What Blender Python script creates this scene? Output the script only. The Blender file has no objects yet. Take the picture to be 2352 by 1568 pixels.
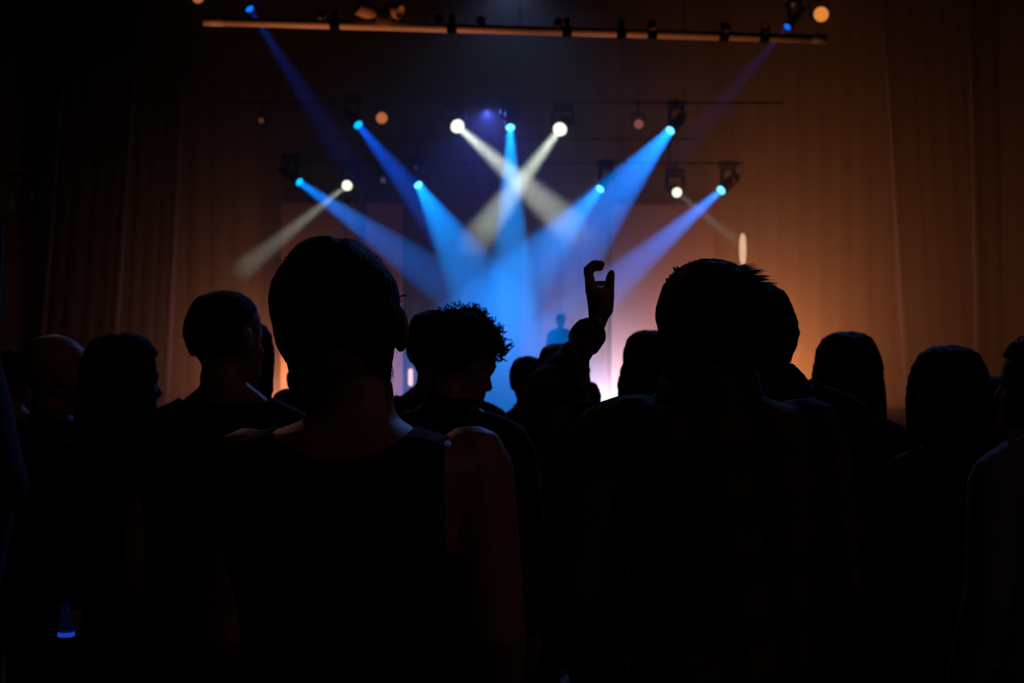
import bpy, bmesh, math, random
from mathutils import Vector, Matrix, noise
random.seed(7)
SC = bpy.context.scene
COL = SC.collection
PI = math.pi
FPX = 3267.0            # focal length in pixels of the 2352 px wide frame
CAM = Vector((0, 0, 1.55))
PITCH = math.atan(76 / FPX)

# ------------------------------------------------------------------ camera, world, exposure
cam_d = bpy.data.cameras.new('camera')
cam = bpy.data.objects.new('camera', cam_d)
COL.objects.link(cam)
cam.location = CAM
cam.rotation_euler = (PI / 2 + PITCH, 0, 0)
cam_d.sensor_width = 36
cam_d.lens = FPX / 2352 * 36
cam_d.clip_end = 200
cam_d.dof.use_dof = True
cam_d.dof.focus_distance = 2.0
cam_d.dof.aperture_fstop = 9
SC.camera = cam
w = bpy.data.worlds.new('world'); SC.world = w
w.use_nodes = True
w.node_tree.nodes['Background'].inputs[0].default_value = (0.55, 0.4, 0.42, 1)
w.node_tree.nodes['Background'].inputs[1].default_value = 0.0012
vs = SC.view_settings
SC.display_settings.display_device = 'sRGB'
vs.view_transform = 'Standard'; vs.look = 'None'
vs.exposure = 0; vs.gamma = 1; vs.use_curve_mapping = False
cy = SC.cycles
cy.use_denoising = True
cy.max_bounces = 4; cy.diffuse_bounces = 2; cy.glossy_bounces = 1
cy.volume_bounces = 0; cy.transmission_bounces = 2; cy.transparent_max_bounces = 6
cy.sample_clamp_indirect = 2
cy.use_light_tree = True

def at(px, py, Y):
    """the world point seen at a photo pixel, at depth Y along the hall"""
    x = (px - 1176) / FPX; y = (784 - py) / FPX
    d = Vector((x, math.cos(PITCH) - y * math.sin(PITCH), math.sin(PITCH) + y * math.cos(PITCH)))
    return CAM + d * (Y / d.y)

# ------------------------------------------------------------------ materials
MATS = {}
def mat(name, col, rough=.6, metal=0., emit=None, es=1., bump=None, spec=.5, sheen=0.):
    if name in MATS: return MATS[name]
    m = bpy.data.materials.new(name); m.use_nodes = True
    nt = m.node_tree; b = nt.nodes['Principled BSDF']
    b.inputs['Base Color'].default_value = (*col, 1)
    b.inputs['Roughness'].default_value = rough
    b.inputs['Metallic'].default_value = metal
    b.inputs['Specular IOR Level'].default_value = spec
    if sheen: b.inputs['Sheen Weight'].default_value = sheen; b.inputs['Sheen Roughness'].default_value = .5
    if emit:
        b.inputs['Emission Color'].default_value = (*emit, 1)
        b.inputs['Emission Strength'].default_value = es
    # procedural grain on every surface
    tc = nt.nodes.new('ShaderNodeTexCoord')
    nz = nt.nodes.new('ShaderNodeTexNoise')
    sc, st, var = bump or (60, .1, .15)
    nz.inputs['Scale'].default_value = sc
    nt.links.new(tc.outputs['Object'], nz.inputs['Vector'])
    mx = nt.nodes.new('ShaderNodeMix'); mx.data_type = 'RGBA'; mx.blend_type = 'MULTIPLY'
    mx.inputs[0].default_value = var
    mx.inputs[6].default_value = (*col, 1)
    nt.links.new(nz.outputs['Fac'], mx.inputs[7])
    nt.links.new(mx.outputs[2], b.inputs['Base Color'])
    bp = nt.nodes.new('ShaderNodeBump'); bp.inputs['Strength'].default_value = st
    bp.inputs['Distance'].default_value = .003
    nt.links.new(nz.outputs['Fac'], bp.inputs['Height'])
    nt.links.new(bp.outputs[0], b.inputs['Normal'])
    m['bsdf'] = 1
    MATS[name] = m
    return m

# ------------------------------------------------------------------ mesh helpers
def link(name, bm, m=None, parent=None, smooth=True):
    me = bpy.data.meshes.new(name)
    bm.normal_update(); bm.to_mesh(me); bm.free()
    if smooth:
        me.polygons.foreach_set('use_smooth', [True] * len(me.polygons))
    o = bpy.data.objects.new(name, me)
    COL.objects.link(o)
    if m: me.materials.append(m)
    if parent: o.parent = parent
    return o
def empty(name, loc=(0, 0, 0), rot=(0, 0, 0)):
    o = bpy.data.objects.new(name, None); COL.objects.link(o)
    o.location = loc; o.rotation_euler = rot; o.empty_display_size = .1
    return o
def tag(o, label=None, cat=None, group=None, kind=None):
    if label: o['label'] = label
    if cat: o['category'] = cat
    if group: o['group'] = group
    if kind: o['kind'] = kind
    return o
def basis(d):
    d = Vector(d).normalized()
    a = Vector((0, 0, 1)) if abs(d.z) < .95 else Vector((0, 1, 0))
    u = d.cross(a).normalized(); v = u.cross(d)   # v is 'up' for a horizontal d
    return d, u, v
def add_rings(bm, rings, cap=True):
    vr = [[bm.verts.new(p) for p in r] for r in rings]
    n = len(vr[0])
    for a, b in zip(vr, vr[1:]):
        for i in range(n):
            bm.faces.new((a[i], a[(i + 1) % n], b[(i + 1) % n], b[i]))
    if cap:
        bm.faces.new(vr[0][::-1]); bm.faces.new(vr[-1])
    return vr
def add_tube(bm, pts, rad, n=10, cap=True):
    """pts list of points, rad number or list"""
    pts = [Vector(p) for p in pts]
    if not hasattr(rad, '__len__'): rad = [rad] * len(pts)
    rings = []; up = None
    for i, p in enumerate(pts):
        d = (pts[min(i + 1, len(pts) - 1)] - pts[max(i - 1, 0)]).normalized()
        if up is None: _, u, v = basis(d)
        else:
            u = (u - d * u.dot(d)).normalized(); v = u.cross(d)
        up = 1
        rings.append([p + (u * math.cos(t) + v * math.sin(t)) * rad[i] for t in [2 * PI * k / n for k in range(n)]])
    add_rings(bm, rings, cap)
def add_lathe(bm, prof, org, axis, n=20):
    """prof: list of (distance along axis, radius)"""
    d, u, v = basis(axis); org = Vector(org)
    add_rings(bm, [[org + d * h + (u * math.cos(t) + v * math.sin(t)) * max(r, 1e-4)
                    for t in [2 * PI * k / n for k in range(n)]] for h, r in prof])
def add_box(bm, c, s, rot=None, bev=0.):
    r = bmesh.ops.create_cube(bm, size=1)
    M = Matrix.Translation(Vector(c)) @ (rot.to_4x4() if rot else Matrix.Identity(4)) @ Matrix.Diagonal((*s, 1))
    bmesh.ops.transform(bm, matrix=M, verts=r['verts'])
    if bev:
        es = list({e for v in r['verts'] for e in v.link_edges})
        bmesh.ops.bevel(bm, geom=es, offset=bev, segments=2, affect='EDGES', profile=.5)
def BM(): return bmesh.new()

# ------------------------------------------------------------------ the setting
M_floor = mat('hall floor', (.012, .011, .012), .7, bump=(30, .2, .4))
M_wall = mat('dark plaster', (.02, .018, .018), .85, bump=(12, .3, .3))
M_drape = mat('black drape', (.004, .0035, .0035), .95, bump=(90, .3, .3))
M_back = mat('backdrop cloth', (.004, .004, .005), .95, bump=(70, .3, .2))
M_flat = mat('pale flat', (.07, .055, .06), .9, bump=(20, .2, .15))
M_deck = mat('stage deck', (.02, .02, .022), .6, bump=(25, .3, .3))
M_black = mat('black metal', (.012, .012, .013), .5, .3)
M_alu = mat('dull aluminium', (.8, .76, .72), .6, .1)

HW = 8.6     # half width of the hall
def box_obj(name, c, s, m, kind='structure', bev=0, parent=None):
    bm = BM(); add_box(bm, c, s, bev=bev)
    o = link(name, bm, m, parent, smooth=False)
    if kind: o['kind'] = kind
    return o
box_obj('floor', (0, 12.5, -.1), (2 * HW + .4, 35, .2), M_floor)
box_obj('ceiling', (0, 12.5, 9.1), (2 * HW + .4, 35, .2), M_wall)
box_obj('wall_left', (-HW - .1, 12.5, 4.5), (.2, 35, 9), M_wall)
box_obj('wall_right', (HW + .1, 12.5, 4.5), (.2, 35, 9), M_wall)
box_obj('wall_back', (0, 29.9, 4.5), (2 * HW, .2, 9), M_wall)
box_obj('wall_front', (0, -4.9, 4.5), (2 * HW, .2, 9), M_wall)

# stage platform
st = empty('stage_platform', (0, 16.2, 0))
tag(st, 'black raised stage platform across the far end of the hall behind the crowd', 'stage')
box_obj('stage_body', (0, 6.6, .44), (13.6, 13.1, .88), M_deck, None, parent=st)
for i in range(8):
    for j in range(6):
        box_obj('deck_panel', (-5.95 + 1.7 * i, 1.15 + 2.18 * j, .915), (1.685, 2.165, .07), M_deck, None, .008, st)
box_obj('front_fascia', (0, .035, .47), (13.6, .03, .9), M_black, None, parent=st)

def curtain(name, p0t, p1t, p0b, p1b, folds, amp, m, label, cat='curtain', group=None):
    """hanging cloth between two top points and two bottom points, pleated"""
    bm = BM(); nx = folds * 8; nz = 10
    p0t, p1t, p0b, p1b = map(Vector, (p0t, p1t, p0b, p1b))
    nrm = (p1t - p0t).cross(Vector((0, 0, 1))).normalized()
    front, backs = [], []
    for j in range(nz + 1):
        t = j / nz
        a = p0t.lerp(p0b, t); b = p1t.lerp(p1b, t); row, rowb = [], []
        for i in range(nx + 1):
            u = i / nx
            ph = u * folds * 2 * PI + .5 * math.sin(u * 17 + 1)
            off = amp * (math.sin(ph) + .3 * math.sin(2.1 * ph + t)) * (.6 + .4 * t)
            p = a.lerp(b, u) + nrm * off
            row.append(bm.verts.new(p)); rowb.append(bm.verts.new(p + nrm * .02))
        front.append(row); backs.append(rowb)
    for j in range(nz):
        for i in range(nx):
            bm.faces.new((front[j][i], front[j + 1][i], front[j + 1][i + 1], front[j][i + 1]))
            bm.faces.new((backs[j][i], backs[j][i + 1], backs[j + 1][i + 1], backs[j + 1][i]))
        bm.faces.new((front[j][0], backs[j][0], backs[j + 1][0], front[j + 1][0]))
        bm.faces.new((front[j][nx], front[j + 1][nx], backs[j + 1][nx], backs[j][nx]))
    for i in range(nx):
        bm.faces.new((front[0][i], front[0][i + 1], backs[0][i + 1], backs[0][i]))
        bm.faces.new((front[nz][i], backs[nz][i], backs[nz][i + 1], front[nz][i + 1]))
    o = link(name, bm, m)
    return tag(o, label, cat, group)
def X(px, Y): return at(px, 500, Y).x
def cur(x0t, x1t, x0b, x1b, Y0, Y1, zt, zb, folds, amp, m, label, group=None):
    return curtain('curtain', (X(x0t, Y0), Y0, zt), (X(x1t, Y1), Y1, zt), (X(x0b, Y0), Y0, zb), (X(x1b, Y1), Y1, zb), folds, amp, m, label, group=group)
# backdrop of the stage
cur(-60, 2420, -60, 2420, 26.6, 26.6, 8.95, .96, 50, .06, M_back, 'wide pleated dark backdrop curtain closing the back of the stage')
# side curtains hanging in front of it, each with a blue strip painting in the light on its stage-side edge
M_edge_light = mat('painted edge light', (.035, .045, .11), .9)  # blue tint stands in for stage light on the drape edge
def side_cur(xo_t, xi_t, xo_b, xi_b, Y, folds, label):
    o = cur(xo_t, xi_t, xo_b, xi_b, Y, Y, 8.95, .96, folds, .06, M_drape, label)
    s = 1 if xi_t > xo_t else -1
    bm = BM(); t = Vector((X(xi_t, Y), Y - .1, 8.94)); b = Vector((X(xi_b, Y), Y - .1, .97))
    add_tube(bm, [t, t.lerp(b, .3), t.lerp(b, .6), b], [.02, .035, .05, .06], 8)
    h = link('painted_edge', bm, M_edge_light, o)
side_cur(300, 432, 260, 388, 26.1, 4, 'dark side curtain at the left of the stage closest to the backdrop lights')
side_cur(140, 325, 62, 262, 25.5, 5, 'dark side curtain left of stage with a faint purple edge light painted on as a strip')
side_cur(-40, 165, -90, 92, 24.9, 5, 'dark side curtain at far left with a faint blue edge light painted on as a strip')
side_cur(2260, 2024, 2330, 2078, 25.5, 6, 'dark side curtain right of stage with a faint red edge light painted on as a strip')
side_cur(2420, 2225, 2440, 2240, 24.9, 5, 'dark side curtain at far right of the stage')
# two pale flats in front of the backdrop
def panel(x0, x1, yt, Y, label, M_flat=M_flat):
    a = at(x0, yt, Y); b = at(x1, yt, Y)
    r = empty('scenery_flat', ((a.x + b.x) / 2, Y, .95)); tag(r, label, 'scenery panel')
    wd, h = b.x - a.x, a.z - .95
    box_obj('cloth_face', (0, 0, h / 2), (wd, .03, h), M_flat, None, .004, r)
    box_obj('frame_rail', (0, .05, h - .05), (wd, .06, .08), M_black, None, 0, r)
    for s in (-1, 1): box_obj('frame_stile', (s * (wd / 2 - .05), .05, h / 2 - .05), (.08, .06, h - .1), M_black, None, 0, r)
    box_obj('brace', (0, .55, .02), (.06, 1.0, .04), M_black, None, 0, r)
panel(646, 926, 466, 25.6, 'pale tall scenery panel at left back of stage with a squared top corner')
panel(1404, 1640, 470, 25.9, 'dim tall scenery panel at right back of stage behind the raised arm', mat('dim flat', (.03, .025, .03), .9))

# ------------------------------------------------------------------ haze over the stage
bm = BM(); add_box(bm, (0, 22.4, 4.95), (2 * HW - .1, 8.4, 7.9))
hz = link('stage_haze', bm, None, smooth=False)
tag(hz, 'thin smoky haze hanging over the whole stage', 'haze', kind='stuff')
m = bpy.data.materials.new('haze'); m.use_nodes = True
nt = m.node_tree; nt.nodes.clear()
vo = nt.nodes.new('ShaderNodeVolumeScatter')
vo.inputs['Color'].default_value = (1, 1, 1, 1)
vo.inputs['Density'].default_value = .1
vo.inputs['Anisotropy'].default_value = .25
out = nt.nodes.new('ShaderNodeOutputMaterial')
nt.links.new(vo.outputs[0], out.inputs['Volume'])
hz.data.materials.append(m)

# ------------------------------------------------------------------ lamps
def lens_mat(name, col, s):
    if name in MATS: return MATS[name]
    m = bpy.data.materials.new(name); m.use_nodes = True
    nt = m.node_tree; nt.nodes.clear()
    e = nt.nodes.new('ShaderNodeEmission'); e.inputs[0].default_value = (*col, 1); e.inputs[1].default_value = s
    o = nt.nodes.new('ShaderNodeOutputMaterial')
    t = nt.nodes.new('ShaderNodeBsdfTransparent'); a = nt.nodes.new('ShaderNodeAddShader')   # glass that glows and lets its lamp's light through
    nt.links.new(e.outputs[0], a.inputs[0]); nt.links.new(t.outputs[0], a.inputs[1]); nt.links.new(a.outputs[0], o.inputs[0])
    try: m.cycles.emission_sampling = 'NONE'
    except Exception: pass
    MATS[name] = m
    return m
def spot(parent, loc, d, power, col, full, blend, rad):
    ld = bpy.data.lights.new('beam_light', 'SPOT')
    ld.energy = power; ld.color = col; ld.spot_size = math.radians(full); ld.spot_blend = blend
    ld.shadow_soft_size = rad
    o = bpy.data.objects.new('beam_light', ld); COL.objects.link(o)
    o.rotation_mode = 'QUATERNION'
    o.rotation_quaternion = Vector(d).to_track_quat('-Z', 'Y')
    o.parent = parent; o.location = loc
    return o
def beamdir(ang, fwd):
    """ang: image angle below horizontal (deg, 0 = right, 90 = down); fwd: how much it comes at the camera"""
    a = math.radians(ang)
    return Vector((math.cos(a), -fwd, -math.sin(a))).normalized()
def moving_head(px, py, Y, R, d, lens, label, zbar, group=None):
    """hung moving-head spotlight: clamp, base, yoke of two arms, round head, domed lens"""
    p = at(px, py, Y)                        # the centre of the lens
    r = empty('moving_head_light', p)
    tag(r, label, 'stage light', group)
    c = -d * .2                              # pivot of the head
    bm = BM()
    add_lathe(bm, [(-.27, .02), (-.265, R * .8), (-.12, R * 1.15), (.1, R * 1.25), (.175, R * 1.22), (.2, R * 1.12), (.197, R), (-.2, R * .96), (-.21, .002)], c, d, 20)
    link('head', bm, M_black, r)
    bm = BM()
    add_lathe(bm, [(.0, R), (R * .2, R * .93), (R * .42, R * .6), (R * .5, .002)], -d * .012, d, 20)
    link('lens', bm, lens, r)
    hor = Vector((d.y, -d.x, 0)); hor = hor.normalized() if hor.length > .1 else Vector((1, 0, 0))
    bm = BM()
    for s in (-1, 1):
        q = c + hor * s * (R * 1.25 + .035)
        add_tube(bm, [q, q + Vector((0, 0, .12)), q + Vector((0, 0, .24)) - hor * s * .01], [.035, .032, .03], 8)
    add_tube(bm, [c + Vector((0, 0, .25)) - hor * (R * 1.25 + .04), c + Vector((0, 0, .25)) + hor * (R * 1.25 + .04)], .03, 8)
    link('yoke', bm, M_black, r)
    bm = BM(); add_box(bm, c + Vector((0, 0, .31)), (.3, .24, .09), bev=.015); link('base', bm, M_black, r)
    bm = BM(); t = c + Vector((0, 0, .35)); e = max(zbar - (p + t).z, .06); add_tube(bm, [t, t + Vector((0, 0, e * .5)), (t.x, .13, t.z + e * .6), (t.x, .13, t.z + e)], .02, 8)
    link('clamp', bm, M_black, r)
    return r
BL = (0., .28, 1.); BD = (0., .10, 1.); BD2 = (0., .2, 1.); WH = (.75, .86, .72)
EB = lens_mat('blue lamp glow', (.0, .42, .95), 1.)
EC = lens_mat('cyan lamp glow', (.2, .95, 1.), 1.)
EB2 = lens_mat('plain blue lamp glow', (.0, .13, .78), 1.)
ED = lens_mat('deep blue lamp glow', (.0, .09, .55), 1.)
EW = lens_mat('white lamp glow', (.92, 1., .72), 1.1)
YB = 22.5
heads = []
def lamp(px, py, Y, R, tx, ty, tY, full, power, col, lens, label, zbar, blend=.25, group=None):
    """full: opening angle as it looks in the picture; (tx, ty, tY) where the beam goes"""
    p = at(px, py, Y); v = at(tx, ty, tY) - p; d = v.normalized()
    vd = (p - CAM).normalized(); perp = (d - vd * d.dot(vd)).length
    f3 = 2 * math.degrees(math.atan(math.tan(math.radians(full / 2)) * perp))
    r = moving_head(px, py, Y, R, d, lens, label, zbar, group)
    spot(r, -d * .36, d, power, col, f3, blend, R * .5)
    heads.append(r)
    return r
Z1 = at(1172, 232, YB).z          # upper batten
Z2 = at(1172, 372, YB + .6).z     # lower battens
YF = 19.5
Z0 = at(574, -60, YF).z
P = 10000
UP, LO = YB, YB + .6
lamp(1172, 293, UP, .075, 1176, 940, 19.5, 16, P * 1.1, BL, EC, 'blue stage light straight above the middle of the stage', Z1)
lamp(1051, 290, UP, .11, 1330, 537, 18.1, 15, P * 1.0, WH, EW, 'white round stage light just left of the central blue one, beam crossing right', Z1, .6)
lamp(1286, 297, UP, .11, 1085, 563, 18.1, 15, P * 1.0, WH, EW, 'white round stage light just right of the central blue one, beam crossing left', Z1, .6)
lamp(823, 287, UP, .075, 1352, 940, 19, 15, P * .4, BD, EB, 'blue stage light at left end of the upper row beside an amber lamp', Z1)
lamp(1539, 300, UP, .075, 991, 940, 19, 26, P * .8, BD2, EC, 'blue stage light at right end of the upper row with a broad beam', Z1)
lamp(961, 425, LO, .07, 1270, 940, 20, 31, P * .43, BL, EC, 'cyan stage light in the lower row left of centre, widest beam', Z2)
lamp(1378, 434, LO, .07, 938, 940, 20, 27, P * .37, BL, EC, 'cyan stage light in the lower row right of centre above the raised hand', Z2)
lamp(688, 418, LO, .07, 1433, 940, 20, 14, P * .7, BD2, EB, 'blue stage light at far left end of the lower row', Z2)
lamp(1656, 437, LO, .08, 1078, 940, 20, 14, P * 1.0, BD2, EC, 'bright blue stage light at far right end of the lower row', Z2)
lamp(797, 426, LO, .085, 545, 628, 18.1, 10, P * .4, WH, EW, 'white oval stage light in the lower row, beam pointing down left', Z2, .6)
lamp(1555, 442, LO, .08, 1700, 560, 18.1, 9, P * .2, WH, EW, 'white oval stage light in the lower row, faint beam pointing down right', Z2, .6)
lamp(574, 21, YF, .055, 850, 450, 18.3, 10, P * .06, BD, EB2, 'dim blue stage light at the top left above the front bar', Z0, .6)
lamp(1808, 62, YF, .05, 1560, 350, 18.3, 10, P * .025, BD, ED, 'dim blue stage light at the top right near the amber lamp', Z0, .6)

# amber wash lamps (short round cans)
def par(px, py, Y, R, col, s, label, zbar, group=None, d=Vector((0, -1, -.12)), light=None, cat='stage light', floor=False):
    p = at(px, py, Y); d = d.normalized()
    r = empty('par_can', p); tag(r, label, cat, group)
    bm = BM(); add_lathe(bm, [(-.3, R * .4), (-.28, R * .75), (-.1, R), (0, R * 1.12), (.005, R * 1.12), (.004, R)], (0, 0, 0), d, 20); link('can', bm, M_black, r)
    bm = BM(); add_lathe(bm, [(-.02, R * .98), (R * .15, R * .85), (R * .25, .002)], (0, 0, 0), d, 20)
    link('lens', bm, lens_mat('par glow %.2f %.2f %.2f %.2f' % (*col, s), col, s), r)
    bm = BM(); hor = Vector((1, 0, 0)); c = -d * .14; sg = -1 if floor else 1
    for k in (-1, 1): add_tube(bm, [c + hor * k * R * 1.1, c + hor * k * (R * 1.15) + Vector((0, 0, sg * (R + .08)))], .012, 6)
    add_tube(bm, [c - hor * R * 1.15 + Vector((0, 0, sg * (R + .08))), c + hor * R * 1.15 + Vector((0, 0, sg * (R + .08)))], .014, 6)
    link('yoke', bm, M_black, r)
    bm = BM(); t = c + Vector((0, 0, sg * (R + .08)))
    if floor: add_tube(bm, [t, (t.x, t.y, zbar - p.z + .02), (t.x, t.y, zbar - p.z)], [.02, .02, .14], 12)
    else:
        e = max(zbar - (p + t).z, .03); add_tube(bm, [t, t + Vector((0, 0, e))], .015, 8)
        add_box(bm, t + Vector((0, 0, e)), (.05, .1, .07), bev=.01)
    link('foot' if floor else 'clamp', bm, M_black, r)
    if light:
        pw, lc, full = light
        spot(r, d * .05, d, pw, lc, full, 1., .03)
    return r
AM = (.95, .28, .06)
par(877, 271, YB, .1, (.8, .24, .07), .8, 'amber round lamp in the upper row between a blue and a white stage light', Z1)
par(1467, 285, YB, .085, (.45, .13, .09), .7, 'dull pink round lamp in the upper row left of the right blue light', Z1)
par(1886, 33, YF, .115, (.95, .3, .05), .85, 'bright amber round lamp at the top right corner of the rig', Z0)
par(600, 277, YB, .05, (.2, .06, .03), .6, 'small faint amber lamp at the far left of the upper row', Z1)
par(807, 383, YB + 1.2, .045, (.25, .03, .04), .55, 'tiny dim red lamp above the left white oval light', Z2 + .5)
par(955, 385, YB + 1.2, .04, (.12, .03, .05), .5, 'tiny dim red lamp above the lower row cyan light', Z2 + .5)
par(880, 414, YB + 1.2, .06, (.15, .08, .16), .6, 'small dull violet lamp between two lights of the lower row', Z2 + .5)
par(1540, 398, YB + 1.2, .045, (.22, .03, .05), .6, 'tiny dim red lamp above the right white oval light', Z2 + .5)
par(1118, 248, YB + .5, .04, (.03, .03, .04), .6, 'very faint grey lamp up between the white and the central blue lights', 8.98, None, Vector((.1, -.3, -1)), (85, (.1, .14, 1.), 165))  # its wide blue spot is added to tint the haze
par(1818, 8, YF + .25, .06, (.2, .05, .02), .6, 'faint brown lamp above the dim blue light at the top right', Z0)
par(455, -6, YF, .09, (.6, .2, .07), .7, 'amber lamp cut off by the top edge at upper left', Z0)

# battens the lamps hang from
def batten(x0, x1, Y, z, label, r=.016):
    t = empty('lighting_batten', ((X(x0, Y) + X(x1, Y)) / 2, Y, z)); tag(t, label, 'batten')
    h = (X(x1, Y) - X(x0, Y)) / 2
    bm = BM(); add_tube(bm, [(-h, 0, 0), (h, 0, 0)], r, 10); link('pipe', bm, M_black, t)
    for k in range(5):
        bm = BM(); x = -h + .2 + (2 * h - .4) * k / 4; add_tube(bm, [(x, 0, 0), (x, 0, 8.98 - z)], .004, 5); link('cable', bm, M_black, t)
batten(540, 1800, YB + .14, Z1, 'thin black upper lighting batten the row of round lamps hangs from')
batten(640, 1710, YB + .72, Z2, 'thin black lower lighting batten the lower row of lamps hangs from')
batten(760, 1600, YB + 1.34, Z2 + .5, 'thin black rear batten carrying the tiny red lamps')
batten(420, 1930, YF + .14, Z0, 'thin black top batten carrying the dim blue lamps')

# the front bar with its dark clamps, catching amber light
A = at(467, 48, 16.9); B = at(1897, 90, 17.8)
fb = empty('front_lighting_bar', (A + B) / 2); tag(fb, 'long amber lit metal bar across the top of the picture with dark clamps', 'batten')
o0 = (A + B) / 2
bm = BM(); add_tube(bm, [A - o0, B - o0], .053, 14); link('pipe', bm, M_alu, fb)
for a0, a1 in ((467, 510), (1862, 1897)):
    bm = BM(); f = lambda px: A.lerp(B, (px - 467) / 1430) - o0
    add_tube(bm, [f(a0), f(a1)], .058, 14); link('end_sleeve', bm, M_alu, fb)
M_cl = mat('matt black clamp', (.004, .004, .004), .9, spec=.1)
for x in (757, 1020, 1284, 1411, 1483, 1652, 1748):
    c = A.lerp(B, (x - 467) / 1430) - o0
    bm = BM(); add_tube(bm, [c - Vector((.06, 0, 0)), c + Vector((.06, 0, 0))], .066, 12)
    add_box(bm, c + Vector((0, 0, .1)), (.07, .07, .14), bev=.01)
    link('clamp', bm, M_cl, fb)
for x in (600, 900, 1176, 1560, 1820):
    c = A.lerp(B, (x - 467) / 1430) - o0
    bm = BM(); add_tube(bm, [c, c + Vector((0, 0, 8.98 - (c + o0).z))], .006, 5); link('cable', bm, M_black, fb)
# small lanterns standing on the bar
M_lan = mat('brown lantern', (.08, .06, .055), .6, .2)
M_box = mat('grey junction box', (.5, .42, .36), .6)
def lantern(px, py, Y, s, d, m_, label, group=None):
    p = at(px, py, Y); r = empty('small_lantern', p); tag(r, label, 'stage light', group)
    d = Vector(d).normalized()
    bm = BM(); add_lathe(bm, [(-s * 1.6, s * .3), (-s * 1.5, s * .7), (-s * .4, s), (s * .8, s), (s * .85, s * .85), (s * .6, s * .8)], (0, 0, 0), d, 16)
    link('body', bm, m_, r)
    bm = BM(); q = A.lerp(B, (px - 467) / 1430)
    add_tube(bm, [(0, 0, 0), (q.x - p.x, q.y - p.y, q.z - p.z)], .014, 6); link('bracket', bm, M_cl, r)
for px, py, s, dd, lb in ((838, 22, .11, (-1, -.6, .5), 'orange lit lantern tilted up left on the front bar'),
                      (908, 24, .09, (1, -.5, -.5), 'orange lit lantern tilted down right on the front bar')):
    lantern(px, py, 17.1, s, dd, M_box, lb)
p = at(882, 46, 17.1); r = empty('junction_box', p); tag(r, 'square amber lit junction box sitting on the front bar between two lanterns', 'junction box')
bm = BM(); add_box(bm, (0, 0, 0), (.19, .12, .2), bev=.015); link('housing', bm, M_box, r)
bm = BM(); add_box(bm, (0, -.065, 0), (.15, .012, .16), bev=.004); link('lid', bm, M_box, r)
for px, lb in ((1008, 'faint brown lantern above the second clamp from left on the front bar'), (1104, 'faint brown lantern standing on the front bar left of its middle'),
               (1282, 'faint brown lantern above the clamp right of the bar middle'), (1498, 'faint brown lantern on the front bar, right half'),
               (1668, 'pinkish lit small lantern above the front bar on its right part'), (1758, 'faint small lantern on the front bar beneath the right blue light'),
               (738, 'faint brown lantern above the leftmost clamp of the front bar')):
    lantern(px, 12 + (px - 467) * .0294 + 16, 17.3, .055, (random.uniform(-.4, .4), -1, random.uniform(-.3, .5)), M_lan, lb)

# tall warm streak: narrow upright tube lamp at right
p = at(1706, 572, 24.5); r = empty('tube_lamp', (p.x, p.y, .95)); tag(r, 'narrow upright glowing lamp standing at the right side of the stage', 'lamp')
bm = BM(); h = p.z - .95; add_lathe(bm, [(h - .27, .02), (h - .2, .05), (h, .062), (h + .2, .05), (h + .27, .02)], (0, 0, 0), (0, 0, 1), 14)
link('glowing_tube', bm, lens_mat('tube glow', (.75, .5, .3), .75), r)
bm = BM(); add_tube(bm, [(0, 0, 0), (0, 0, h - .27)], .02, 8); link('stand', bm, M_black, r)
bm = BM(); add_lathe(bm, [(0, .22), (.03, .2), (.05, .03)], (0, 0, 0), (0, 0, 1), 16); link('base', bm, M_black, r)
# slim column at left that the blue beam catches
p = at(787, 478, 25.0); r = empty('speaker_column', (p.x, p.y, .95)); tag(r, 'slim dark column speaker on a pole at left of the stage, caught by a blue beam', 'speaker')
h = p.z - .95
M_col = mat('column grille', (.12, .12, .16), .7)
bm = BM(); add_box(bm, (0, 0, h - .55), (.11, .15, 1.1), bev=.02); link('cabinet', bm, M_col, r)
bm = BM(); add_box(bm, (0, -.08, h - .55), (.09, .012, 1.0), bev=.004); link('grille', bm, M_col, r)
bm = BM(); add_tube(bm, [(0, 0, 0), (0, 0, h - 1.09)], .03, 8); link('pole', bm, M_black, r)
bm = BM(); add_lathe(bm, [(0, .3), (.03, .28), (.05, .04)], (0, 0, 0), (0, 0, 1), 16); link('base', bm, M_black, r)

# uplights on the stage, hidden behind the crowd; lavender and broad ones added for haze glow
UPS = [(1425, 930, 24.6, 1900, (1., .5, .3), (.05, 1, .35), 110, 'warm uplight on the stage floor glowing beneath the raised hand'),
       (1370, 930, 24.3, 2200, (.75, .6, 1.), (.1, 1, .5), 105, 'added lavender uplight on the stage floor behind the raised elbow'),
       (1000, 930, 24.3, 500, (.6, .55, 1.), (-.1, 1, .4), 105, 'added lavender uplight on the stage floor behind the curly head'),
       (1660, 930, 24.2, 3600, (1., .27, .08), (.2, 1, .5), 128, 'amber uplight on the stage floor behind the plaid shirt'),
       (1720, 935, 20.6, 2300, (1., .27, .085), (.4, 1, .3), 125, 'added broad amber uplight on the stage floor right of the plaid shirt man'),
       (720, 930, 24.2, 2600, (1., .29, .1), (-.1, 1., .2), 125, 'amber uplight on the stage floor behind the nearest woman'),
       (600, 935, 22.6, 850, (1., .3, .15), (-.1, 1, .15), 145, 'added broad amber uplight on the stage floor behind the black tee man')]
for px, py, Y, pw, lc, dd, full, lb in UPS:
    par(px, py, Y, .1, (1, .5, .25), 1., lb, .95, None, Vector(dd), (pw, lc, full), floor=True)
# unseen blue wash added above the frame for stray blue in the haze
par(1176, -70, 21.5, .1, (.02, .1, .6), 1., 'added unseen blue wash lamp hung above the middle of the stage, over the picture edge', 8.98, None, Vector((0, .25, -1)), (40, (.3, .42, .9), 150))
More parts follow.
